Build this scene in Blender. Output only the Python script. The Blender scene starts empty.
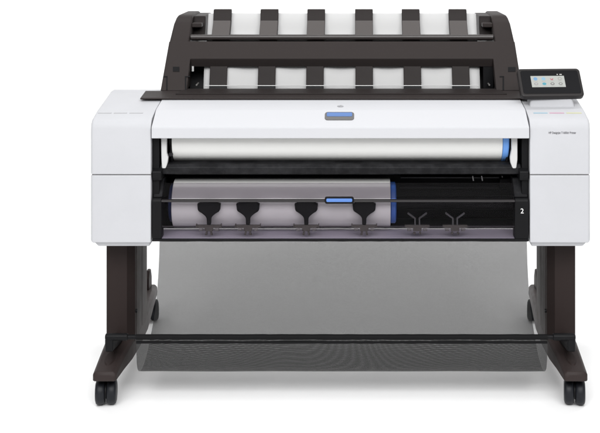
import bpy, bmesh, math, random
from mathutils import Vector, Matrix, Euler

S = bpy.context.scene
COL = S.collection
R = math.radians
random.seed(4)

# ------------------------------------------------------------------ camera
F, D, H, CX = 1130.0, 3.1, 1.31, 0.04          # focal length (photo px), distance, height, sideways step
cam = bpy.data.cameras.new('camera')
cam.sensor_width = 36
cam.lens = 36 * F / 600
cam.shift_x = -55 / 600
cam.shift_y = -291.5 / 600
cam.clip_start = 0.05
cam.clip_end = 200
co = bpy.data.objects.new('camera', cam)
COL.objects.link(co)
co.location = (CX, -D, H)
co.rotation_euler = (R(90), 0, 0)
S.camera = co


def mx(px, y):
    return CX + (px - 355) * (D + y) / F


def mz(py, y):
    return H - (py + 75) * (D + y) / F


# ------------------------------------------------------------------ studio light
w = bpy.data.worlds.new('World')
S.world = w
w.use_nodes = True
bg = w.node_tree.nodes['Background']
bg.inputs[0].default_value = (1.0, 1.0, 1.0, 1)
bg.inputs[1].default_value = 0.22


def area(name, loc, target, sx, sy, power, col=(1, 1, 1)):
    l = bpy.data.lights.new(name, 'AREA')
    l.shape = 'RECTANGLE'
    l.size, l.size_y, l.energy, l.color = sx, sy, power, col
    o = bpy.data.objects.new(name, l)
    COL.objects.link(o)
    o.location = loc
    o.rotation_euler = (Vector(target) - Vector(loc)).to_track_quat('-Z', 'Y').to_euler()
    return o


area('overhead_softbox', (0, -1.9, 3.4), (0, -0.9, 0), 5.4, 2.6, 75)
area('key_softbox', (0.0, -3.7, 3.3), (0, 0, 0.2), 5.2, 2.0, 250)
area('backdrop_softbox', (0, 1.1, 3.9), (0, 3.6, 0.6), 6.0, 0.8, 125)

S.view_settings.view_transform = 'Standard'
S.view_settings.look = 'None'
S.view_settings.exposure = 0.0
S.view_settings.gamma = 1.0
S.render.engine = 'CYCLES'
S.cycles.use_denoising = True
S.cycles.max_bounces = 10
S.cycles.transparent_max_bounces = 24
S.cycles.transmission_bounces = 8


# ------------------------------------------------------------------ materials
def lin(r, g, b):
    f = lambda c: (c / 255 / 12.92) if c / 255 <= .04045 else ((c / 255 + .055) / 1.055) ** 2.4
    return (f(r), f(g), f(b), 1)


def mat(name, col, rough=.45, metal=0.0, spec=.5, grain=0.0, scale=900, mottle=.0, emis=None, estr=0, coat=0):
    m = bpy.data.materials.new(name)
    m.use_nodes = True
    nt = m.node_tree
    b = nt.nodes['Principled BSDF']
    b.inputs['Base Color'].default_value = col
    b.inputs['Roughness'].default_value = rough
    b.inputs['Metallic'].default_value = metal
    b.inputs['Specular IOR Level'].default_value = spec
    b.inputs['Coat Weight'].default_value = coat
    if emis:
        b.inputs['Emission Color'].default_value = emis
        b.inputs['Emission Strength'].default_value = estr
    tc = nt.nodes.new('ShaderNodeTexCoord')
    if grain:
        n = nt.nodes.new('ShaderNodeTexNoise')
        n.inputs['Scale'].default_value = scale
        n.inputs['Detail'].default_value = 3
        bp = nt.nodes.new('ShaderNodeBump')
        bp.inputs['Strength'].default_value = grain
        bp.inputs['Distance'].default_value = .0006
        nt.links.new(tc.outputs['Object'], n.inputs['Vector'])
        nt.links.new(n.outputs['Fac'], bp.inputs['Height'])
        nt.links.new(bp.outputs['Normal'], b.inputs['Normal'])
    if mottle:
        n2 = nt.nodes.new('ShaderNodeTexNoise')
        n2.inputs['Scale'].default_value = 22
        n2.inputs['Detail'].default_value = 5
        mp = nt.nodes.new('ShaderNodeMapRange')
        mp.inputs['To Min'].default_value = max(.03, rough - mottle)
        mp.inputs['To Max'].default_value = min(1, rough + mottle)
        nt.links.new(tc.outputs['Object'], n2.inputs['Vector'])
        nt.links.new(n2.outputs['Fac'], mp.inputs['Value'])
        nt.links.new(mp.outputs['Result'], b.inputs['Roughness'])
    return m


WHITE = mat('white_plastic', (.455, .459, .478, 1), .42, spec=.08, grain=.12, mottle=.05)
LIDW = mat('lid_plastic', (.475, .479, .498, 1), .36, spec=.08, grain=.08, mottle=.04)
BROWN = mat('brown_plastic', (.025, .0203, .0195, 1), .5, spec=.12, grain=.25, mottle=.06)
BROWN_D = mat('dark_brown_plastic', (.018, .0145, .014, 1), .5, spec=.12, grain=.25, mottle=.06)
LEGM = mat('leg_metal', (.023, .0165, .0155, 1), .5, spec=.1, grain=.3, mottle=.08)
LEGL = mat('leg_inner_metal', (.036, .028, .026, 1), .5, spec=.1, grain=.3, mottle=.08)
HOOK_LIT = mat('hook_plastic_lit', (.075, .068, .066, 1), .42, spec=.2, grain=.1)  # rib brown lightened to carry the light on the hook noses
BLUEDD = mat('shaded_blue_plastic', (.010, .018, .07, 1), .45, spec=.2)  # blue hub plastic darkened: shade on the lower roll's left end is in the colour
BLACK = mat('black_plastic', (.0055, .0055, .0062, 1), .45, spec=.12, grain=.3, mottle=.1)
BLACKT = mat('textured_black_plastic', (.008, .008, .009, 1), .5, spec=.12, grain=.2, scale=500, mottle=.15)
def scuff(m, a, b, scale):
    nt = m.node_tree
    tc = nt.nodes.new('ShaderNodeTexCoord')
    n = nt.nodes.new('ShaderNodeTexNoise')
    n.inputs['Scale'].default_value = scale
    n.inputs['Detail'].default_value = 8
    n.inputs['Roughness'].default_value = .7
    r = nt.nodes.new('ShaderNodeValToRGB')
    r.color_ramp.elements[0].position = .42
    r.color_ramp.elements[1].position = .72
    r.color_ramp.elements[0].color = a
    r.color_ramp.elements[1].color = b
    nt.links.new(tc.outputs['Object'], n.inputs['Vector'])
    nt.links.new(n.outputs['Fac'], r.inputs['Fac'])
    nt.links.new(r.outputs['Color'], nt.nodes['Principled BSDF'].inputs['Base Color'])


scuff(BLACKT, (.0065, .0065, .0075, 1), (.024, .024, .026, 1), 26)
scuff(WHITE, (.455, .459, .478, 1), (.44, .444, .462, 1), 9)
DARK = mat('bay_dark', (.006, .006, .007, 1), .55, spec=.15, grain=.3, mottle=.1)
RUBBER = mat('caster_rubber', (.008, .009, .012, 1), .48, spec=.25, grain=.25, mottle=.08)
BLUE = mat('blue_plastic', (.13, .30, .68, 1), .4, spec=.2, grain=.1)
BLUEH = mat('blue_handle_plastic', (.085, .16, .36, 1), .38, spec=.2, grain=.1)
BLUED = mat('deep_blue_plastic', (.05, .15, .50, 1), .42, grain=.1)
GREYP = mat('grey_plastic', (.16, .155, .15, 1), .42, grain=.15)
LGREY = mat('pale_grey_plastic', (.50, .50, .50, 1), .4, grain=.1)
TRAY = mat('lavender_tray_plastic', (.46, .44, .50, 1), .5, grain=.1)
CLIPM = mat('clip_metal', (.075, .068, .062, 1), .4, spec=.3, grain=.1)
GLASSB = mat('screen_glass', (.004, .004, .005, 1), .1, spec=.12, grain=0)
INK = mat('printed_ink', (.10, .10, .11, 1), .6)
INKL = mat('pale_printed_ink', (.37, .372, .385, 1), .6)
CYAN = mat('cyan_ink', lin(140, 168, 182), .6)
MAG = mat('magenta_ink', lin(182, 146, 164), .6)
YEL = mat('yellow_ink', lin(184, 184, 146), .6)
WINK = mat('white_ink', (.75, .75, .75, 1), .5)
SCREEN = mat('lit_screen', (.02, .02, .02, 1), .3, emis=lin(196, 199, 194), estr=.92)


def icon(name, c):
    return mat(name, (.02, .02, .02, 1), .3, emis=lin(*c), estr=.95)


# paper: faint fibre
def paper_mat(name, col):
    m = mat(name, col, .75, spec=.25, grain=.15, scale=500)
    return m


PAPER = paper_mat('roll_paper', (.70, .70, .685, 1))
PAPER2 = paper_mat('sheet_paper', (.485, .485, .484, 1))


def smoked(name, tint, gloss=.9):
    m = bpy.data.materials.new(name)
    m.use_nodes = True
    nt = m.node_tree
    nt.nodes.clear()
    out = nt.nodes.new('ShaderNodeOutputMaterial')
    tr = nt.nodes.new('ShaderNodeBsdfTransparent')
    tr.inputs[0].default_value = tint
    gl = nt.nodes.new('ShaderNodeBsdfGlossy')
    gl.inputs['Roughness'].default_value = .12
    fr = nt.nodes.new('ShaderNodeFresnel')
    fr.inputs[0].default_value = 1.45
    mu = nt.nodes.new('ShaderNodeMath')
    mu.operation = 'MULTIPLY'
    mu.inputs[1].default_value = gloss
    mi = nt.nodes.new('ShaderNodeMixShader')
    nt.links.new(fr.outputs[0], mu.inputs[0])
    nt.links.new(mu.outputs[0], mi.inputs[0])
    nt.links.new(tr.outputs[0], mi.inputs[1])
    nt.links.new(gl.outputs[0], mi.inputs[2])
    nt.links.new(mi.outputs[0], out.inputs[0])
    return m


SMOKE = smoked('smoked_window', (.81, .795, .815, 1), .10)
SMOKE_UP = smoked('smoked_upper_window', (.665, .65, .67, 1), .10)


def mesh_fabric(lim_u=.68, lim_v=.40):
    """Woven screen fabric: dark threads with square holes, on the cloth's own UV in metres."""
    m = bpy.data.materials.new('mesh_fabric')
    m.use_nodes = True
    nt = m.node_tree
    nt.nodes.clear()
    N, L = nt.nodes.new, nt.links.new
    out = N('ShaderNodeOutputMaterial')
    uv = N('ShaderNodeUVMap')
    uv.uv_map = 'UVMap'
    nz = N('ShaderNodeTexNoise')
    nz.inputs['Scale'].default_value = 3.0
    nz.inputs['Detail'].default_value = 1
    L(uv.outputs[0], nz.inputs['Vector'])
    add = N('ShaderNodeVectorMath')
    add.operation = 'MULTIPLY_ADD'
    add.inputs[1].default_value = (.012, .014, 0)
    L(nz.outputs['Color'], add.inputs[0])
    L(uv.outputs[0], add.inputs[2])
    sc = N('ShaderNodeVectorMath')
    sc.operation = 'SCALE'
    sc.inputs['Scale'].default_value = 1 / .0013
    L(add.outputs[0], sc.inputs[0])
    sep = N('ShaderNodeSeparateXYZ')
    L(sc.outputs[0], sep.inputs[0])
    hol = []
    for i, lim in ((0, lim_u), (1, lim_v)):
        fr = N('ShaderNodeMath')
        fr.operation = 'FRACT'
        L(sep.outputs[i], fr.inputs[0])
        lt = N('ShaderNodeMath')
        lt.operation = 'LESS_THAN'
        lt.inputs[1].default_value = lim
        # uneven threads: the holes run a little wider and narrower along the weave
        st_ = N('ShaderNodeMapping')
        st_.inputs['Scale'].default_value = (420, 90, 1) if i == 0 else (90, 420, 1)
        un = N('ShaderNodeTexNoise')
        un.inputs['Scale'].default_value = 1.0
        un.inputs['Detail'].default_value = 3
        mr = N('ShaderNodeMapRange')
        mr.inputs['From Min'].default_value = .3
        mr.inputs['From Max'].default_value = .7
        mr.inputs['To Min'].default_value = lim - .016
        mr.inputs['To Max'].default_value = lim + .016
        L(uv.outputs[0], st_.inputs['Vector'])
        L(st_.outputs[0], un.inputs['Vector'])
        L(un.outputs['Fac'], mr.inputs['Value'])
        L(mr.outputs['Result'], lt.inputs[1])
        L(fr.outputs[0], lt.inputs[0])
        hol.append(lt)
    mu = N('ShaderNodeMath')
    mu.operation = 'MULTIPLY'
    L(hol[0].outputs[0], mu.inputs[0])
    L(hol[1].outputs[0], mu.inputs[1])
    df = N('ShaderNodeBsdfPrincipled')
    df.inputs['Base Color'].default_value = (.018, .018, .018, 1)
    df.inputs['Roughness'].default_value = .6
    tr = N('ShaderNodeBsdfTransparent')
    mi = N('ShaderNodeMixShader')
    L(mu.outputs[0], mi.inputs[0])
    L(df.outputs[0], mi.inputs[1])
    L(tr.outputs[0], mi.inputs[2])
    L(mi.outputs[0], out.inputs[0])
    return m


FABRIC = mesh_fabric()
FABRIC_SHADE = mesh_fabric(.60, .29)  # tighter holes darken the cloth where the fold lies in shade


def floor_mat():
    m = mat('studio_white', (.94, .94, .94, 1), .7, spec=.2, grain=.05, scale=120)
    return m


FLOORM = floor_mat()


# ------------------------------------------------------------------ helpers
def link(name, me, m, parent=None, loc=(0, 0, 0), bevel=0, seg=2, smooth=35):
    mats = m if isinstance(m, (list, tuple)) else [m]
    for k in mats:
        me.materials.append(k)
    o = bpy.data.objects.new(name, me)
    COL.objects.link(o)
    o.location = loc
    o.parent = parent
    me.shade_smooth()
    me.set_sharp_from_angle(angle=R(smooth))
    if bevel:
        b = o.modifiers.new('bevel', 'BEVEL')
        b.width = bevel
        b.segments = seg
        b.limit_method = 'ANGLE'
        b.angle_limit = R(28)
        b.harden_normals = True
    return o


def obj(name, bm, m, parent=None, loc=(0, 0, 0), bevel=0, seg=2, smooth=35):
    bmesh.ops.recalc_face_normals(bm, faces=bm.faces)
    me = bpy.data.meshes.new(name)
    bm.to_mesh(me)
    bm.free()
    return link(name, me, m, parent, loc, bevel, seg, smooth)


def empty(name, loc=(0, 0, 0), parent=None):
    o = bpy.data.objects.new(name, None)
    o.empty_display_size = .05
    COL.objects.link(o)
    o.location = loc
    o.parent = parent
    return o


def again(o, loc, parent=None):
    """A copy of a part and of its sub-parts, at another place."""
    c = o.copy()
    COL.objects.link(c)
    c.parent = parent if parent else o.parent
    c.location = loc
    for ch in list(o.children):
        d = ch.copy()
        COL.objects.link(d)
        d.parent = c
    return c


def tag(o, label=None, cat=None, group=None, kind=None):
    for k, v in (('label', label), ('category', cat), ('group', group), ('kind', kind)):
        if v:
            o[k] = v
    return o


def box(bm, x0, x1, y0, y1, z0, z1, mi=0):
    vs = [bm.verts.new((x, y, z)) for z in (z0, z1) for x, y in ((x0, y0), (x1, y0), (x1, y1), (x0, y1))]
    for f in ((0, 1, 2, 3), (4, 5, 6, 7), (0, 1, 5, 4), (1, 2, 6, 5), (2, 3, 7, 6), (3, 0, 4, 7)):
        bm.faces.new([vs[i] for i in f]).material_index = mi


def prism(bm, pts, a0, a1, axis='X', mi=0):
    """Closed outline pts extruded along an axis: X takes (y,z), Y takes (x,z), Z takes (x,y)."""
    def v(p, a):
        return {'X': (a, p[0], p[1]), 'Y': (p[0], a, p[1]), 'Z': (p[0], p[1], a)}[axis]
    A = [bm.verts.new(v(p, a0)) for p in pts]
    B = [bm.verts.new(v(p, a1)) for p in pts]
    n = len(pts)
    fs = [bm.faces.new(A), bm.faces.new(B)]
    for i in range(n):
        fs.append(bm.faces.new((A[i], A[(i + 1) % n], B[(i + 1) % n], B[i])))
    for f in fs:
        f.material_index = mi


def loft(bm, rings, mi=0):
    vr = [[bm.verts.new(p) for p in r] for r in rings]
    n = len(rings[0])
    for a, b in zip(vr, vr[1:]):
        for i in range(n):
            bm.faces.new((a[i], a[(i + 1) % n], b[(i + 1) % n], b[i])).material_index = mi
    bm.faces.new(vr[0]).material_index = mi
    bm.faces.new(vr[-1]).material_index = mi


def rod(bm, p0, p1, r, n=20, mi=0, r1=None):
    p0, p1 = Vector(p0), Vector(p1)
    d = (p1 - p0).normalized()
    u = d.orthogonal().normalized()
    v = d.cross(u)
    r1 = r if r1 is None else r1
    loft(bm, [[p + (u * math.cos(2 * math.pi * i / n) + v * math.sin(2 * math.pi * i / n)) * q for i in range(n)]
              for p, q in ((p0, r), (p1, r1))], mi)


def lathe_x(bm, prof, n=64, mi=0):
    """prof: list of (x, r) revolved about the X axis."""
    loft(bm, [[(x, r * math.cos(2 * math.pi * i / n), r * math.sin(2 * math.pi * i / n)) for i in range(n)] for x, r in prof], mi)


def rrect(wd, ht, r, n=6):
    pts = []
    for cx, cy, a in ((wd / 2 - r, ht / 2 - r, 0), (-wd / 2 + r, ht / 2 - r, 90), (-wd / 2 + r, -ht / 2 + r, 180), (wd / 2 - r, -ht / 2 + r, 270)):
        for k in range(n + 1):
            t = R(a + 90 * k / n)
            pts.append((cx + r * math.cos(t), cy + r * math.sin(t)))
    return pts


def text(name, body, size, m, parent, M, width=None, ext=.0003, shear=0):
    cu = bpy.data.curves.new(name, 'FONT')
    cu.body = body
    cu.size = size
    cu.align_x = 'CENTER'
    cu.align_y = 'CENTER'
    cu.extrude = ext
    cu.shear = shear
    t = bpy.data.objects.new(name, cu)
    COL.objects.link(t)
    dg = bpy.context.evaluated_depsgraph_get()
    me = bpy.data.meshes.new_from_object(t.evaluated_get(dg))
    bpy.data.objects.remove(t)
    if width:
        xs = [v.co.x for v in me.vertices]
        k = width / (max(xs) - min(xs))
        for v in me.vertices:
            v.co.x *= k
    me.transform(M)
    me.materials.clear()
    me.materials.append(m)
    o = bpy.data.objects.new(name, me)
    COL.objects.link(o)
    o.parent = parent
    return o


def frame_at(p, ang):
    """Frame lying on a face that leans back: local X along world X, local Y up the face; ang 90 = upright."""
    return Matrix.Translation(p) @ Matrix.Rotation(R(ang), 4, 'X')


# ------------------------------------------------------------------ setting: white studio sweep
bm = bmesh.new()
prof = [(-2.4, 0), (2.2, 0)]
for k in range(1, 25):
    a = R(90 * k / 24)
    prof.append((2.2 + 1.6 * math.sin(a), 1.6 - 1.6 * math.cos(a)))
prof.append((3.8, 5.0))
rows = [[bm.verts.new((x, y, z)) for x in (-9, 9)] for y, z in prof]
for a, b in zip(rows, rows[1:]):
    bm.faces.new((a[0], a[1], b[1], b[0]))
fl = obj('floor', bm, FLOORM, smooth=60)
tag(fl, 'seamless white studio floor sweeping up behind the printer', kind='structure')

# ================================================================== THE PRINTER
PR = empty('large_format_printer')
tag(PR, 'wide white and brown large format printer standing on two dark caster legs', 'printer')

XO, XI = .686, .520           # outer and inner edge of the white end covers

# ---------------------------------------------------------------- white end covers
UP = [(0, .6258), (0, .750), (.002, .7585), (.007, .7675), (.018, .7765), (.0755, .7905), (.082, .7918), (.255, .8185), (.275, .8185), (.40, .775), (.52, .71), (.52, .6258)]
LOW = [(0, .4375), (0, .6232), (.52, .6232), (.52, .48), (.47, .4375)]
for s in (-1, 1):
    bm = bmesh.new()
    prism(bm, UP, s * XI, s * XO)
    bm.edges.ensure_lookup_table()
    rim = [e for e in bm.edges if all(abs(abs(v.co.x) - XO) < 1e-5 and (v.co.z > .63 or v.co.y < .001) for v in e.verts) and (e.verts[0].co - e.verts[1].co).length > .001]
    bmesh.ops.recalc_face_normals(bm, faces=bm.faces)
    bmesh.ops.bevel(bm, geom=rim, offset=.0085, segments=4, profile=.5, affect='EDGES', clamp_overlap=True)
    c = obj('end_cover', bm, WHITE, PR, bevel=.002, seg=2)
    bm = bmesh.new()
    prism(bm, LOW, s * XI, s * XO)
    rim = [e for e in bm.edges if all(abs(abs(v.co.x) - XO) < 1e-5 and (v.co.y < .001 or v.co.z < .44) for v in e.verts)]
    bmesh.ops.recalc_face_normals(bm, faces=bm.faces)
    bmesh.ops.bevel(bm, geom=rim, offset=.0085, segments=4, profile=.5, affect='EDGES', clamp_overlap=True)
    obj('lower_panel', bm, WHITE, c, bevel=.003, seg=2)
    bm = bmesh.new()                                   # dark joint seen in the gap between the panels
    box(bm, min(s * XI, s * (XO - .004)), max(s * XI, s * (XO - .004)), .004, .5, .6222, .6268)
    obj('joint', bm, GREYP, c)
    bm = bmesh.new()                                   # lip under the cover
    loft(bm, [[(s * (XI + .002), .006, .4405), (s * (XO - .006), .006, .4405), (s * (XO - .006), .44, .4405), (s * (XI + .002), .44, .4405)],
              [(s * (XI + .006), .014, .4245), (s * (XO - .018), .014, .4245), (s * (XO - .018), .42, .4245), (s * (XI + .006), .42, .4245)]])
    obj('lower_lip', bm, WHITE, c, bevel=.004)
    # the three ink marks on the sloping face
    p0, p1 = Vector((0, .018, .7765)), Vector((0, .0755, .7905))
    d = (p1 - p0).normalized()
    nrm = Vector((0, -d.z, d.y))
    spans = [(533.5, 547.5), (549.5, 564), (566.5, 581.5)] if s > 0 else [(98, 111.5), (114, 127), (129.5, 143)]
    for (a, b), m in zip(spans, (CYAN, MAG, YEL) if s > 0 else (INKL,) * 3):
        q = p0 + d * .036
        xa, xb = mx(a, q.y), mx(b, q.y)
        bm = bmesh.new()
        hw = .0028
        pts = [(xa, q - d * hw), (xb, q - d * hw), (xb, q + d * hw), (xa, q + d * hw)]
        loft(bm, [[Vector((x, 0, 0)) + v + nrm * e for x, v in pts] for e in (-.0006, .0009)])
        o = obj('ink_mark', bm, m, c)
        if s > 0:
            o['label'] = {CYAN: 'pale cyan ink mark', MAG: 'pale pink ink mark', YEL: 'pale yellow ink mark'}[m]
    if s > 0:
        text('model_name', 'HP DesignJet T1600dr Printer', .0085, INK, c, frame_at((mx(562.3, 0), -.0006, mz(132.8, 0)), 90), width=.075)
        text('model_mark', 'HP DesignJet', .010, INKL, c, frame_at((mx(543, .13), .13, .7968), 10), width=.055)

# ---------------------------------------------------------------- dark chassis between the covers
bm = bmesh.new()
box(bm, -.528, .528, .36, .5, .47, .78)           # back of the bays
box(bm, -.66, .66, .10, .48, .452, .4575)         # belly
box(bm, -.519, .519, .20, .36, .755, .79)         # roof of the bays
ch = obj('chassis', bm, DARK, PR)
for s in (-1, 1):                                 # cheeks of the bays
    a, b = sorted((s * .5195, s * .5))
    bm = bmesh.new()
    box(bm, a, b, .018, .36, .4575, .755)
    obj('bay_cheek', bm, BLACK, PR, bevel=.002)

# ---------------------------------------------------------------- lid
LID = [(-.012, .7265), (-.012, .755), (-.010, .7585), (.053, .7915), (.060, .7945), (.150, .8065), (.24, .8165), (.24, .80), (.15, .79), (.055, .775), (.004, .752), (.004, .7265)]
bm = bmesh.new()
prism(bm, LID, -.5165, .5165)
lid = obj('front_lid', bm, LIDW, PR, bevel=.0035, seg=3)
# grip set into the sloping strip
fa = math.degrees(math.atan2(.033, .063))
q0, q1 = Vector((0, -.010, .7585)), Vector((0, .053, .7915))
dd = (q1 - q0).normalized()
gc = q0 + dd * .046
ox = mx(339.3, 0)
nn = Vector((0, -dd.z, dd.y))
Mg = frame_at((ox, gc.y, gc.z), fa)
bm = bmesh.new()
prism(bm, rrect(.081, .036, .009), -.002, .0022, 'Z')
bm.transform(Mg)
g = obj('lid_grip', bm, mat('grip_grey', (.115, .112, .112, 1), .45, spec=.2), lid, bevel=.001)
bm = bmesh.new()
prism(bm, rrect(.071, .0175, .004), .0, .0034, 'Z')
bm.transform(Mg @ Matrix.Translation((0, .0055, 0)))
obj('grip_pad', bm, BLUEH, lid, bevel=.001)
# round emblem on the top of the lid
ea = math.degrees(math.atan2(.012, .09))
Me = frame_at((ox + .002, .088, .7945 + .028 * .1333), ea)
bm = bmesh.new()
prism(bm, [(.0088 * math.cos(R(10 * k)), .0088 * math.sin(R(10 * k))) for k in range(36)], -.0006, .0008, 'Z')
bm.transform(Me)
em = obj('emblem', bm, mat('emblem_grey', (.22, .22, .23, 1), .4), lid)
text('emblem_letters', 'hp', .0155, LIDW, lid, Me @ Matrix.Translation((0, .0005, .0010)), shear=.25)

# ---------------------------------------------------------------- brown deck plate
bm = bmesh.new()
PX = .578
prism(bm, [(.148, .8065), (.148, .8125), (.232, .8245), (.50, .80), (.50, .79), (.232, .817)], -.0, .0)
bm.clear()
loft(bm, [[(-PX, .148, .808), (PX, .148, .808), (PX, .232, .815), (-PX, .232, .815)],
          [(-PX, .148, .8125), (PX, .148, .8125), (PX, .232, .8215), (-PX, .232, .8215)]])
bm.faces.ensure_lookup_table()
deck = obj('deck_plate', bm, BROWN, PR, bevel=.002)
bm = bmesh.new()
loft(bm, [[(-.482, .186, .815), (.482, .186, .815), (.482, .26, .818), (-.482, .26, .818)],
          [(-.482, .186, .8205), (.482, .186, .8205), (.462, .255, .8245), (-.462, .255, .8245)]])
obj('deck_step', bm, BROWN_D, deck, bevel=.0015)
bm = bmesh.new()
box(bm, -.52, .52, .27, .52, .70, .80)
obj('rear_cover', bm, BROWN_D, PR, bevel=.01)

# ---------------------------------------------------------------- stacker on top
A, B, C_ = Vector((0, .238, .822)), Vector((0, .360, .957)), Vector((0, .412, 1.012))
lean = (B - A).normalized()
back = Vector((0, lean.z, -lean.y))               # into the stacker


def side_panel(s):
    """Cheek of the stacker: outline leans back and narrows a little to the top."""
    pts = [(.238, .8215, .534), (.300, .8905, .531), (.360, .957, .528), (.404, 1.006, .522), (.425, 1.0235, .517),
           (.448, 1.029, .514), (.60, 1.029, .510), (.615, 1.015, .511), (.56, .90, .52), (.50, .80, .53)]
    out = [(s * x, y, z) for y, z, x in [(p[0], p[1], p[2]) for p in pts]]
    inn = [(s * .466, y, z) for y, z, x in [(p[0], p[1], p[2]) for p in pts]]
    return [out, inn]


st = empty('stacker', (0, 0, 0), PR)
for s in (-1, 1):
    bm = bmesh.new()
    loft(bm, side_panel(s))
    obj('cheek', bm, BROWN, st, bevel=.008, seg=4)
bm = bmesh.new()                                   # front frame: two uprights and the cross bar, one moulding
fp = [(-.5345, -.002), (-.457, -.002), (-.457, .112), (.457, .112), (.457, -.002), (.5345, -.002), (.5285, .178), (-.5285, .178)]
rings = []
for k in (-.0015, .026):
    rings.append([Vector((x, 0, 0)) + A + lean * t + back * k for x, t in fp])
loft(bm, rings)
obj('front_frame', bm, BROWN, st, bevel=.003, seg=3)
bm = bmesh.new()
q0, q1, q2 = A + lean * .1115 - back * .001, A + lean * .120 + back * .028, A + lean * .098 + back * .020
prism(bm, [(q0.y, q0.z), (q1.y, q1.z), (q2.y, q2.z)], -.4565, .4565)
obj('cross_bar_lip', bm, BROWN_D, st, bevel=.001)
bm = bmesh.new()                                   # rail along the top of the cross bar
rod(bm, (-.464, .3695, .9655), (.464, .3695, .9655), .0085, 24)
box(bm, -.462, .462, .372, .40, .955, .968)
obj('top_rail', bm, mat('rail_gloss', (.026, .021, .020, 1), .3, spec=.5), st, bevel=.001)
for s in (-1, 1):                                  # inner filler of each cheek, set back
    a, b = sorted((s * .468, s * .43))
    bm = bmesh.new()
    prism(bm, [(.43, .955), (.45, .985), (.455, 1.024), (.59, 1.024), (.56, .93)], a, b)
    obj('cheek_recess', bm, BROWN_D, st, bevel=.003)
    bm = bmesh.new()
    box(bm, min(s * .467, s * .436), max(s * .467, s * .436), .405, .452, .992, 1.006)
    obj('recess_shelf', bm, BROWN, st, bevel=.003)
bm = bmesh.new()                                   # dark wall behind the sheets
prism(bm, [(.365, .80), (.43, .93), (.445, .93), (.38, .80)], -.466, .466)
obj('rear_wall', bm, BLACK, st)
def on_cheek(px0, px1, py0, py1, th=.0026):
    bm = bmesh.new()
    pts = []
    for px, py in ((px0, py1), (px1, py1), (px1, py0), (px0, py0)):
        # intersect the sight line with the leaning face
        t = 0.3
        for _ in range(12):
            z = mz(py, t)
            t = A.y + (z - A.z) * (B.y - A.y) / (B.z - A.z)
        pts.append(Vector((mx(px, t), t, mz(py, t))))
    loft(bm, [[p + back * .002 for p in pts], [p - back * th for p in pts]])
    obj('slot', bm, BLACK, st)
for r_ in ((173, 179.5, 67.2, 72), (166.3, 167.6, 77, 90.3), (163.5, 167.6, 76.5, 77.6), (185, 186.3, 77, 90.3), (185, 190, 76.5, 77.6)):
    on_cheek(*r_)
for r_ in ((508, 515.5, 67.5, 72), (502.5, 504, 77, 90.3), (499.5, 504, 76.5, 77.6)):
    on_cheek(*r_)
# fittings in the dark gaps beside the sheets
bm = bmesh.new()
rod(bm, (mx(192.5, .31), .316, mz(66.5, .31)), (mx(192.5, .31), .316, mz(71.5, .31)), .0035, 12)
obj('pin', bm, LGREY, st)
bm = bmesh.new()
rod(bm, (mx(496.3, .31), .300, mz(70.5, .31)), (mx(496.3, .31), .325, mz(70.5, .31)), .0055, 12)
obj('pin', bm, LGREY, st)
bm = bmesh.new()
box(bm, mx(484, .3), mx(494, .3), .32, .34, mz(90, .3), mz(66, .3))
obj('bracket', bm, BLACK, st)
for px in (489, 197):
    bm = bmesh.new()
    rod(bm, (mx(px, .30), .29, mz(84.5, .30)), (mx(px, .30), .33, mz(84.5, .30)), .0025, 8)
    obj('screw', bm, GREYP, st)

# ribs: lie over the sheets, hook over their top edge
def off(p, k):
    return Vector(p) + back * k
rib_px = [(219, 221.3), (267, 268.8), (315, 316), (364.6, 363.6), (412.4, 411), (461, 458)]
rib_x = []
for b_, t_ in rib_px:
    rib_x.append((mx(b_, .31) + mx(t_, .40)) / 2)
rib_w = .0265
bm = bmesh.new()
low_a, low_b, mid = Vector((0, .300, .8285)), Vector((0, .326, .905)), B + lean * .02 + back * .018
pts = [low_a, low_b, mid]
th = back * .006
prism(bm, [(p.y, p.z) for p in pts] + [((p + th).y, (p + th).z) for p in reversed(pts)], -rib_w, rib_w)
# hook: sloping nose below, its light put into a paler tone; steep face above
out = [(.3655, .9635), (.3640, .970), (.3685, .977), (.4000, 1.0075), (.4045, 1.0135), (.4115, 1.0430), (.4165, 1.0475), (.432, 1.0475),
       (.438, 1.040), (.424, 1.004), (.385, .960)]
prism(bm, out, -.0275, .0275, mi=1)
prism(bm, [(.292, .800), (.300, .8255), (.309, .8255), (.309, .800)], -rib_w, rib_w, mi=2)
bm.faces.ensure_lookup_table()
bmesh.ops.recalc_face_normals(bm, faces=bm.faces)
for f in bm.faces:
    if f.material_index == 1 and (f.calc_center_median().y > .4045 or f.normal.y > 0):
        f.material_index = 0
rib = obj('rib', bm, [BROWN_D, HOOK_LIT, BLACK], st, loc=(rib_x[0], 0, 0), bevel=.0018, seg=3)
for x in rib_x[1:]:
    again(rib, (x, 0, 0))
bm = bmesh.new()
q = Vector((0, .2985, .8268))
rod(bm, (-.412, q.y, q.z), (.412, q.y, q.z), .0016, 10)
obj('wire', bm, LGREY, st)

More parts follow.
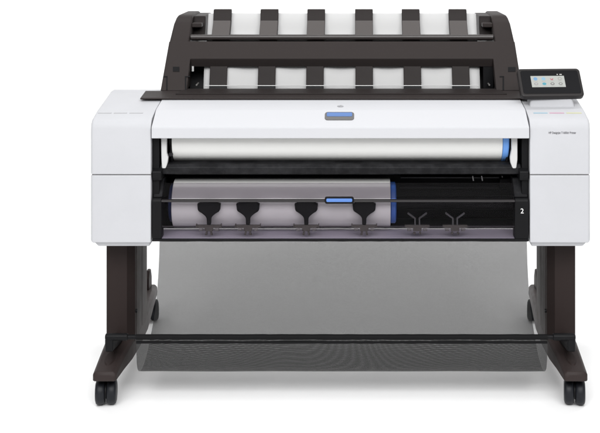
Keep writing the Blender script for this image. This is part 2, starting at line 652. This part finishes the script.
# ---------------------------------------------------------------- control panel
CP = empty('control_panel', (0, 0, 0), PR)
Mp = Matrix.Translation((.5975, .120, .8625)) @ Matrix.Rotation(R(4), 4, 'Z') @ Matrix.Rotation(R(90 - 40), 4, 'X')
bm = bmesh.new()
prism(bm, rrect(.182, .094, .011), -.020, 0, 'Z')
bm.transform(Mp)
cpo = obj('screen_housing', bm, mat('housing_plastic', (.020, .018, .018, 1), .42, spec=.2, grain=.15), CP, bevel=.005, seg=4)
bm = bmesh.new()
prism(bm, rrect(.166, .076, .006), 0, .0012, 'Z')
bm.transform(Mp)
obj('screen_glass', bm, GLASSB, CP, bevel=.0005)
Ms = Mp @ Matrix.Translation((-.0075, .001, .0014))
bm = bmesh.new()
prism(bm, [(-.0485, -.0185), (.0485, -.0185), (.0485, .0185), (-.0485, .0185)], -.0001, .0004, 'Z')
bm.transform(Ms)
scr = obj('display', bm, SCREEN, CP)
ic = [[(120, 170, 215), (150, 195, 220), (190, 110, 120), (168, 166, 160)], [(160, 152, 158), (70, 165, 185), (105, 100, 102), (120, 120, 118)]]
for r in range(2):
    for k in range(4):
        bm = bmesh.new()
        cx, cy, rr = -.0355 + k * .0235, (.0088 if r == 0 else -.0078), .0058
        ring = (r, k) in ((0, 3), (1, 0), (1, 2), (1, 3))
        a = [(cx + rr * math.cos(R(15 * i)), cy + rr * math.sin(R(15 * i)) * (.75 if r else .95)) for i in range(24)]
        if (r, k) == (0, 2):
            a = [(cx - .005, cy + .003), (cx - .001, cy - .001), (cx + .005, cy + .002), (cx + .003, cy - .005), (cx - .003, cy - .004)]
        prism(bm, a, .0003, .0007, 'Z')
        if ring:
            prism(bm, [(cx + (x - cx) * .62, cy + (y - cy) * .55) for x, y in a], .0004, .0010, 'Z', 1)
        prism(bm, [(cx - .006, cy - .0082), (cx + .006, cy - .0082), (cx + .006, cy - .0074), (cx - .006, cy - .0074)], .0003, .0007, 'Z', 2)
        bm.transform(Ms)
        obj('icon', bm, [icon('icon_colour', ic[r][k]), SCREEN, icon('icon_caption', (165, 165, 160))], CP)
for x in (.030, .038, .0415):
    bm = bmesh.new()
    prism(bm, [(x - .0016, .0215), (x + .0016, .0215), (x + .0016, .0245), (x - .0016, .0245)], .0003, .0007, 'Z')
    bm.transform(Ms)
    obj('status_mark', bm, icon('status_colour', (215, 215, 210)), CP)
bm = bmesh.new()
loft(bm, [[(.532, .098, .780), (.668, .098, .780), (.668, .21, .79), (.532, .21, .79)],
          [(.540, .108, .822), (.655, .108, .822), (.655, .18, .866), (.540, .18, .866)]])
obj('panel_support', bm, WHITE, CP, bevel=.006, seg=3)

# ---------------------------------------------------------------- upper bay: spindle levers and ledge
for s in (-1, 1):
    xc = -.4885 if s < 0 else .4805
    bm = bmesh.new()
    f = -s
    pr = [(-.0085, .775), (.0085, .775), (.0085, .680), (.0085 + f * .004, .668), (.007 + f * .004, .655), (.003 + f * .003, .637), (-.008 + f * .003, .637), (-.0085 + f * .002, .662)]
    if f < 0:
        pr = [(-.0085, .775), (.0085, .775), (.0085, .662), (.005, .637), (-.0055, .637), (-.0115, .655), (-.0125, .668), (-.0085, .690)]
    prism(bm, [(xc + x, z) for x, z in pr], .020, .034, 'Y')
    obj('spindle_lever', bm, LGREY, PR, bevel=.003, seg=3)
    # black bearing beside the roll end
    a, b = sorted((xc - s * .013, xc - s * .0205))
    bm = bmesh.new()
    prism(bm, [(.055, .648), (.045, .668), (.05, .775), (.15, .775), (.15, .648)], a, b)
    if s < 0:
        box(bm, a - .002, b + .002, .03, .055, .668, .678, 0)
    obj('roll_bearing', bm, BLACKT, PR, bevel=.003)
bm = bmesh.new()
prism(bm, [(.066, .6125), (.026, .6205), (.020, .640), (.028, .648), (.33, .652), (.33, .6115)], -.4985, .4985)
led = obj('bay_ledge', bm, BLACKT, PR, bevel=.0025)
for s in (-1, 1):                                  # hinge blocks at the ledge ends
    a, b = sorted((s * .5185, s * .492))
    bm = bmesh.new()
    prism(bm, [(.010, .606), (.004, .618), (.006, .632), (.02, .640), (.06, .640), (.06, .606)], a, b)
    obj('hinge_block', bm, BLACK, led, bevel=.003)

# ---------------------------------------------------------------- lower bay: tray and dark panels
bm = bmesh.new()
prism(bm, [(.004, .4475), (.004, .4495), (.085, .4525), (.085, .4500)], -.499, .499)
obj('drawer_tray', bm, TRAY, PR, bevel=.001)
bm = bmesh.new()
prism(bm, [(.175, .4585), (.170, .50), (.185, .60), (.23, .605), (.23, .4585)], -.499, .499)
bm2_lines = [(.196, .563), (.188, .53)]
back_p = obj('inner_panel', bm, mat('inner_plastic', (.010, .010, .011, 1), .5, spec=.2), PR, bevel=.004)
bm = bmesh.new()
box(bm, .17, .498, .150, .165, .552, .557)
box(bm, .17, .498, .120, .160, .588, .592)
box(bm, .17, .45, .140, .150, .498, .503)
obj('guide_rail', bm, mat('rail_plastic', (.04, .04, .042, 1), .45, spec=.2), back_p, bevel=.001)
for px in (473.5, 482.5, 503, 318, 327, 338, 375):
    if px < 400:
        continue
    bm = bmesh.new()
    x = mx(px, .11)
    loft(bm, [[(x - .0015, .110, .583), (x + .0015, .110, .583), (x + .0015, .113, .583), (x - .0015, .113, .583)],
              [(x - .004, .110, .597), (x - .001, .110, .597), (x - .001, .113, .597), (x - .004, .113, .597)]])
    obj('clip_mark', bm, LGREY, back_p)
bm = bmesh.new()
box(bm, mx(500, .1), mx(512, .1), .10, .14, .568, .592)
rod(bm, (mx(500, .1), .12, .560), (mx(512, .1), .12, .560), .006)
obj('sensor_block', bm, BLACK, back_p, bevel=.003)

# drawer front: end blocks, bar, two smoked panes
DW = empty('drawer_front', (0, 0, 0), PR)
for s in (-1, 1):
    bm = bmesh.new()
    a, b = sorted((s * .5165, s * (.4905 if s < 0 else .478)))
    prism(bm, [(-.002, .4475), (-.002, .553), (.004, .560), (.035, .560), (.035, .4475)], a, b)
    eb = obj('end_block', bm, BLACK, DW, bevel=.003)
    bm = bmesh.new()
    prism(bm, [(.012, .560), (.050, .606), (.09, .606), (.09, .560)], a, b)
    obj('side_plate', bm, BLACKT, DW, bevel=.003)
    if s > 0:
        text('bay_number', '2', .019, WINK, DW, frame_at((mx(522, 0), -.0026, mz(211, 0)), 90))
bm = bmesh.new()
prism(bm, [(-.006, .5505), (-.008, .553), (-.006, .5565), (.006, .5575), (.006, .5505)], -.4905, .478)
bar = obj('drawer_bar', bm, mat('bar_plastic', (.022, .020, .021, 1), .4, spec=.2), DW, bevel=.0015)
Mh = frame_at((mx(339.3, -.01), -.0085, mz(200.2, -.01)), 90)
bm = bmesh.new()
prism(bm, rrect(.080, .0185, .006), -.004, .006, 'Z')
bm.transform(Mh)
h1 = obj('drawer_grip', bm, BLACK, DW, bevel=.002)
bm = bmesh.new()
prism(bm, rrect(.071, .0095, .0035), .0, .0082, 'Z')
bm.transform(Mh @ Matrix.Translation((0, .001, 0)))
obj('grip_pad', bm, mat('drawer_blue', (.095, .20, .50, 1), .45, spec=.2), DW, bevel=.0015)
bm = bmesh.new()
box(bm, -.4900, .4775, -.0005, .0015, .4495, .5490)
pane = obj('smoked_pane', bm, SMOKE, DW)
bm = bmesh.new()
prism(bm, [(.002, .5600), (.0275, .5965), (.0290, .5958), (.0035, .5592)], -.4900, .4775)
obj('upper_pane', bm, SMOKE_UP, DW)
bm = bmesh.new()
prism(bm, [(-.004, .4425), (-.004, .4485), (.004, .4490), (.03, .4465), (.03, .4425)], -.5165, .5165)
obj('bottom_rail', bm, BLACK, DW, bevel=.0015)
bm = bmesh.new()
rod(bm, (-.4895, .0065, .4815), (.477, .0065, .4815), .0014, 10)
obj('guide_shaft', bm, mat('shaft_metal', (.045, .04, .045, 1), .4, spec=.2), DW)

# paper guides hanging behind the pane
gx = [mx(p, .01) for p in (209, 248, 306.3, 364.2)] + [mx(p, .01) for p in (417.2, 455)]


def guide(top):
    # local origin: on the guide shaft
    bm = bmesh.new()
    o_ = [(-.0255, .068), (.0255, .068), (.0262, .0635), (.0318, .0625), (.0322, .060), (.0305, .0445), (.0275, .0405), (.0185, .0350), (.0105, .0285), (.0062, .0220), (.0055, .004), (-.0055, .004), (-.0062, .0220), (-.0105, .0285), (-.0185, .0350), (-.0275, .0405), (-.0305, .0445), (-.0322, .060), (-.0318, .0625), (-.0262, .0635)]
    prism(bm, o_, .002, .014, 'Y')
    g_ = obj('paper_guide', bm, top, PR, bevel=.002)
    bm = bmesh.new()
    prism(bm, [(-.034, .0035), (.034, .0035), (.034, -.0025), (.020, -.0045), (.012, -.0035), (.011, -.013), (-.011, -.013), (-.012, -.0035), (-.020, -.0045), (-.034, -.0025)], .0005, .010, 'Y')
    for k in (-1, 1):
        box(bm, k * .034 - .0015, k * .034 + .0015, -.001, .010, -.004, .0065)
        loft(bm, [[(k * .005 - .002, .001, -.012), (k * .005 + .002, .001, -.012), (k * .005 + .002, .008, -.012), (k * .005 - .002, .008, -.012)],
                  [(k * .008 - .003, .001, -.024), (k * .008 + .003, .001, -.024), (k * .008 + .003, .008, -.024), (k * .008 - .003, .008, -.024)]])
    obj('clip', bm, CLIPM, g_, bevel=.001)
    for k in (-1, 1):
        bm = bmesh.new()
        rod(bm, (k * .022 - .0055, .006, -.0075), (k * .022 + .0055, .006, -.0075), .0062, 16)
        obj('wheel', bm, GREYP, g_, bevel=.001)
    return g_


g1 = guide(BLACK)
g1.location = (gx[0], .0040, .4815)
for x in gx[1:4]:
    again(g1, (x, .0040, .4815))


def highlight_guide():
    bm = bmesh.new()
    for k in (-1, 1):
        prism(bm, [(k * .004, .0225), (k * .008, .0205), (k * .027, .034), (k * .025, .038)], .002, .010, 'Y')
        prism(bm, [(k * .004, .003), (k * .008, .003), (k * .008, .0208), (k * .004, .0222)], .002, .010, 'Y')
    g_ = obj('paper_guide', bm, mat('guide_edge_highlight', (.07, .07, .072, 1), .35, grain=.1), PR, bevel=.001)  # lighter grey arms stand for highlights along a black funnel's edges
    g_['label'] = 'paper guide of the empty half, its edge highlights built as grey arms'
    bm = bmesh.new()
    prism(bm, [(-.034, .0035), (.034, .0035), (.034, -.0025), (.020, -.0045), (.012, -.0035), (.011, -.013), (-.011, -.013), (-.012, -.0035), (-.020, -.0045), (-.034, -.0025)], .0005, .010, 'Y')
    for k in (-1, 1):
        rod(bm, (k * .008, .003, -.019), (k * .008, .008, -.019), .0035, 12)
    obj('clip', bm, CLIPM, g_, bevel=.001)
    for k in (-1, 1):
        bm = bmesh.new()
        rod(bm, (k * .022 - .0055, .006, -.0075), (k * .022 + .0055, .006, -.0075), .0062, 16)
        obj('wheel', bm, GREYP, g_, bevel=.001)
    return g_


g2 = highlight_guide()
g2.location = (gx[4], .0040, .4815)
again(g2, (gx[5], .0040, .4815))

# ---------------------------------------------------------------- legs
for s in (-1, 1):
    LG = empty('leg', (0, 0, 0), PR)
    col_pts = [(.664, .100), (.606, .100), (.588, .128), (.588, .140), (.594, .141), (.594, .147), (.588, .148), (.588, .230), (.590, .232), (.588, .234), (.588, .312), (.664, .312)]
    bm = bmesh.new()
    prism(bm, [(s * x, y) for x, y in col_pts], .12, .452, 'Z')
    bm.normal_update()
    for f in bm.faces:
        c = f.calc_center_median()
        if abs(c.x) < .5955 and c.y > .146:
            f.material_index = 1
    obj('column', bm, [LEGM, LEGL], LG, bevel=.0015)
    for z in (.425, .205):                         # small screw heads in the seam
        bm = bmesh.new()
        rod(bm, (s * .583, .1365, z), (s * .598, .1365, z), .005, 12)
        obj('screw', bm, BLACK, LG)
    secs = [(-.056, .610, .662, .098), (-.050, .604, .668, .105), (.03, .598, .668, .121), (.10, .590, .668, .134), (.20, .587, .668, .139),
            (.34, .590, .668, .136), (.52, .606, .664, .124), (.66, .618, .660, .114), (.685, .624, .655, .104)]
    rings = []
    for y, a, b, h in secs:
        c = .008
        rings.append([(s * a, y, .0795), (s * b, y, .0795), (s * b, y, h - c), (s * (b - c), y, h), (s * (a + c), y, h), (s * a, y, h - c)])
    bm = bmesh.new()
    loft(bm, rings)
    ft = obj('foot', bm, mat('foot_metal', (.030, .0225, .0215, 1), .5, spec=.12, grain=.3, mottle=.1), LG, bevel=.003, seg=3)
    bm = bmesh.new()                               # raised oval pad on the foot's nose
    pts = [(s * .634 + .015 * math.cos(R(15 * k)), .012 + .038 * math.sin(R(15 * k))) for k in range(24)]
    loft(bm, [[(x, y, .1045 + .2 * (y + .05) - .001) for x, y in pts], [(s * .634 + (x - s * .634) * .8, .012 + (y - .012) * .85, .1075 + .2 * (.012 + (y - .012) * .85 + .05)) for x, y in pts]])
    obj('foot_pad', bm, LEGM, LG, bevel=.0008)
    bm = bmesh.new()
    prism(bm, [(.585, .10), (.585, .155), (.60, .178), (.625, .178), (.64, .15), (.64, .10)], min(s * .632, s * .644), max(s * .632, s * .644))
    obj('rear_stop', bm, LEGM, LG, bevel=.004)


def caster():
    c = empty('caster', (0, 0, 0), PR)
    for k in (-1, 1):
        bm = bmesh.new()
        pr = [(k * .0022, .012), (k * .0022, .029), (k * .006, .0325), (k * .014, .0340), (k * .022, .0335), (k * .0265, .0305), (k * .0285, .024), (k * .0275, .012)]
        lathe_x(bm, pr, 40)
        bm.transform(Matrix.Translation((0, 0, .034)))
        obj('wheel', bm, RUBBER, c, smooth=50)
    bm = bmesh.new()
    hood = [(.0305 * math.cos(R(a)), .034 + .0305 * math.sin(R(a))) for a in range(-20, 201, 20)]
    prism(bm, hood, -.0018, .0018)
    rod(bm, (0, .008, .060), (0, .008, .0815), .014, 20)
    rod(bm, (-.0250, 0, .034), (.0250, 0, .034), .010, 20)
    obj('swivel', bm, BLACK, c, bevel=.001)
    return c


c1 = caster()
c1.location = (-.6405, -.008, 0)
c1.rotation_euler.z = R(7)
for x, y, a in ((.6405, -.008, -9), (-.640, .645, 14), (.640, .645, -12)):
    again(c1, (x, y, 0)).rotation_euler.z = R(a)

# ---------------------------------------------------------------- catch basket
BX = .560
prof = [(-.022, .187), (-.0215, .158), (-.017, .128), (-.008, .100), (.010, .083), (.035, .0725), (.065, .0685), (.100, .0715), (.135, .080), (.170, .097),
        (.215, .122), (.26, .152), (.30, .20), (.33, .27), (.345, .345), (.352, .452)]
def catmull(P, n=5):
    o = []
    for i in range(len(P) - 1):
        a, b, c, d = P[max(i - 1, 0)], P[i], P[i + 1], P[min(i + 2, len(P) - 1)]
        for k in range(n):
            t = k / n
            o.append(tuple(.5 * ((2 * b[j]) + (-a[j] + c[j]) * t + (2 * a[j] - 5 * b[j] + 4 * c[j] - d[j]) * t * t + (-a[j] + 3 * b[j] - 3 * c[j] + d[j]) * t ** 3) for j in range(2)))
    o.append(P[-1])
    return o


NX = 48


def cloth(profile, x0, x1, skew=0):
    PP = catmull(profile)
    bm = bmesh.new()
    uvl = bm.loops.layers.uv.new('UVMap')
    arc = [0]
    for a, b in zip(PP, PP[1:]):
        arc.append(arc[-1] + math.hypot(a[0] - b[0], a[1] - b[1]))
    grid = []
    for j, (y, z) in enumerate(PP):
        row = []
        for i in range(NX + 1):
            x = x0 + (x1 - x0) * i / NX
            sag = .0012 * math.sin(i * .53) * math.sin(math.pi * j / (len(PP) - 1)) + .001 * math.sin(i * .37 + 1)
            row.append(bm.verts.new((x, y + sag * .5, z)))
        grid.append(row)
    for j in range(len(PP) - 1):
        for i in range(NX):
            f = bm.faces.new((grid[j][i], grid[j][i + 1], grid[j + 1][i + 1], grid[j + 1][i]))
            for l, (ii, jj) in zip(f.loops, ((i, j), (i + 1, j), (i + 1, j + 1), (i, j + 1))):
                u, v = (x1 - x0) * ii / NX, arc[jj]
                l[uvl].uv = (u + skew * v + 40 * skew, v - skew * u + 90 * skew)
    return bm


bm = cloth(prof, -BX + .004, BX + .004)
bm.faces.ensure_lookup_table()
for f in bm.faces:                                 # smaller holes on the front wall stand in for shade in the fold
    if f.calc_center_median().y < .06:
        f.material_index = 1
bk = obj('catch_basket', bm, [FABRIC, FABRIC_SHADE], PR, smooth=80)
bm = bmesh.new()
rod(bm, (-.632, -.022, .188), (.632, -.022, .188), .0062, 20)
fb = obj('front_bar', bm, BLACK, bk)
bm = bmesh.new()                                   # hem sewn round the bar
lh = [(-.022 + .0072 * math.cos(R(a)), .188 + .0072 * math.sin(R(a))) for a in range(-60, 241, 20)]
prism(bm, lh, -BX + .004, BX + .004)
box(bm, -BX + .004, BX + .004, -.0240, -.0205, .1705, .1765)
obj('hem', bm, mat('hem_fabric', (.006, .006, .0065, 1), .7, spec=.1, grain=.2, scale=700), bk)
for s in (-1, 1):
    bm = bmesh.new()
    a, b = sorted((s * .578, s * .640))
    rod(bm, (a, -.022, .188), (b, -.022, .188), .0098, 20)
    a, b = sorted((s * .618, s * .640))
    prism(bm, [(-.030, .150), (-.030, .186), (-.012, .184), (.1015, .152), (.1015, .128), (-.004, .146)], a, b)
    obj('bracket', bm, BLACK, bk, bevel=.004)

# ================================================================== PAPER
def roll(name, loc, x0, x1, r, hub, hm, hub0, label, both=False):
    t = empty(name, loc)
    tag(t, label, 'paper roll')
    bm = bmesh.new()
    lathe_x(bm, [(x0, .03), (x0, r - .001), (x0 + .001, r), (x1 - .001, r), (x1, r - .001), (x1, .03)], 128)
    obj('paper', bm, PAPER, t, smooth=40)
    bm = bmesh.new()
    lathe_x(bm, [(x1 + .0005, .03), (x1 + .0005, hub[1] - .002), (x1 + .003, hub[1]), (x1 + hub[0] - .003, hub[1]), (x1 + hub[0], hub[1] - .004), (x1 + hub[0], .02)], 96)
    obj('end_hub', bm, hm, t, smooth=30)
    bm = bmesh.new()
    lathe_x(bm, [(x0 - .0005, .03), (x0 - .0005, hub0 - .002), (x0 - .003, hub0), (x0 - .010, hub0), (x0 - .012, hub0 - .004), (x0 - .012, .02)], 96)
    o = obj('end_hub', bm, BLUEDD if both else BLACK, t, smooth=30)
    if not both:
        o['label'] = 'black end hub'
    bm = bmesh.new()
    rod(bm, (-.495, 0, 0), (.495, 0, 0), .019, 24)
    obj('spindle', bm, BLACK, t)
    return t


roll('paper_roll', (0, .10, .7135), -.468, .4495, .070, (.0185, .0725), BLUE, .055,
     'full width white paper roll with blue right hub, under the white lid')
roll('paper_roll', (0, .0880, .5275), -.4675, .1385, .0675, (.0165, .0570), BLUED, .0530,
     'shorter paper roll behind the smoked drawer window, ending in a dark blue hub', both=True)

# sheet lying in the stacker behind the ribs
bm = bmesh.new()
q0 = Vector((0, .313, .802))
q1 = Vector((0, .342, .903))
q2 = B + lean * .03 + back * .030
q3 = Vector((0, .428, 1.018))
q4 = Vector((0, .436, 1.034))
P5 = catmull([(v.y, v.z) for v in (q0, q1, q2, q3, q4)], 6)
NXs = 60
gr = []
for y, z in P5:
    row = []
    for i in range(NXs + 1):
        x = -.4185 + .837 * i / NXs
        k = (.004 if z < .93 else .0012) * math.cos((x - .001) / .1395 * 2 * math.pi)
        row.append(bm.verts.new((x, y + k * back.y, z + k * back.z)))
    gr.append(row)
for a, b in zip(gr, gr[1:]):
    for i in range(NXs):
        bm.faces.new((a[i], a[i + 1], b[i + 1], b[i]))
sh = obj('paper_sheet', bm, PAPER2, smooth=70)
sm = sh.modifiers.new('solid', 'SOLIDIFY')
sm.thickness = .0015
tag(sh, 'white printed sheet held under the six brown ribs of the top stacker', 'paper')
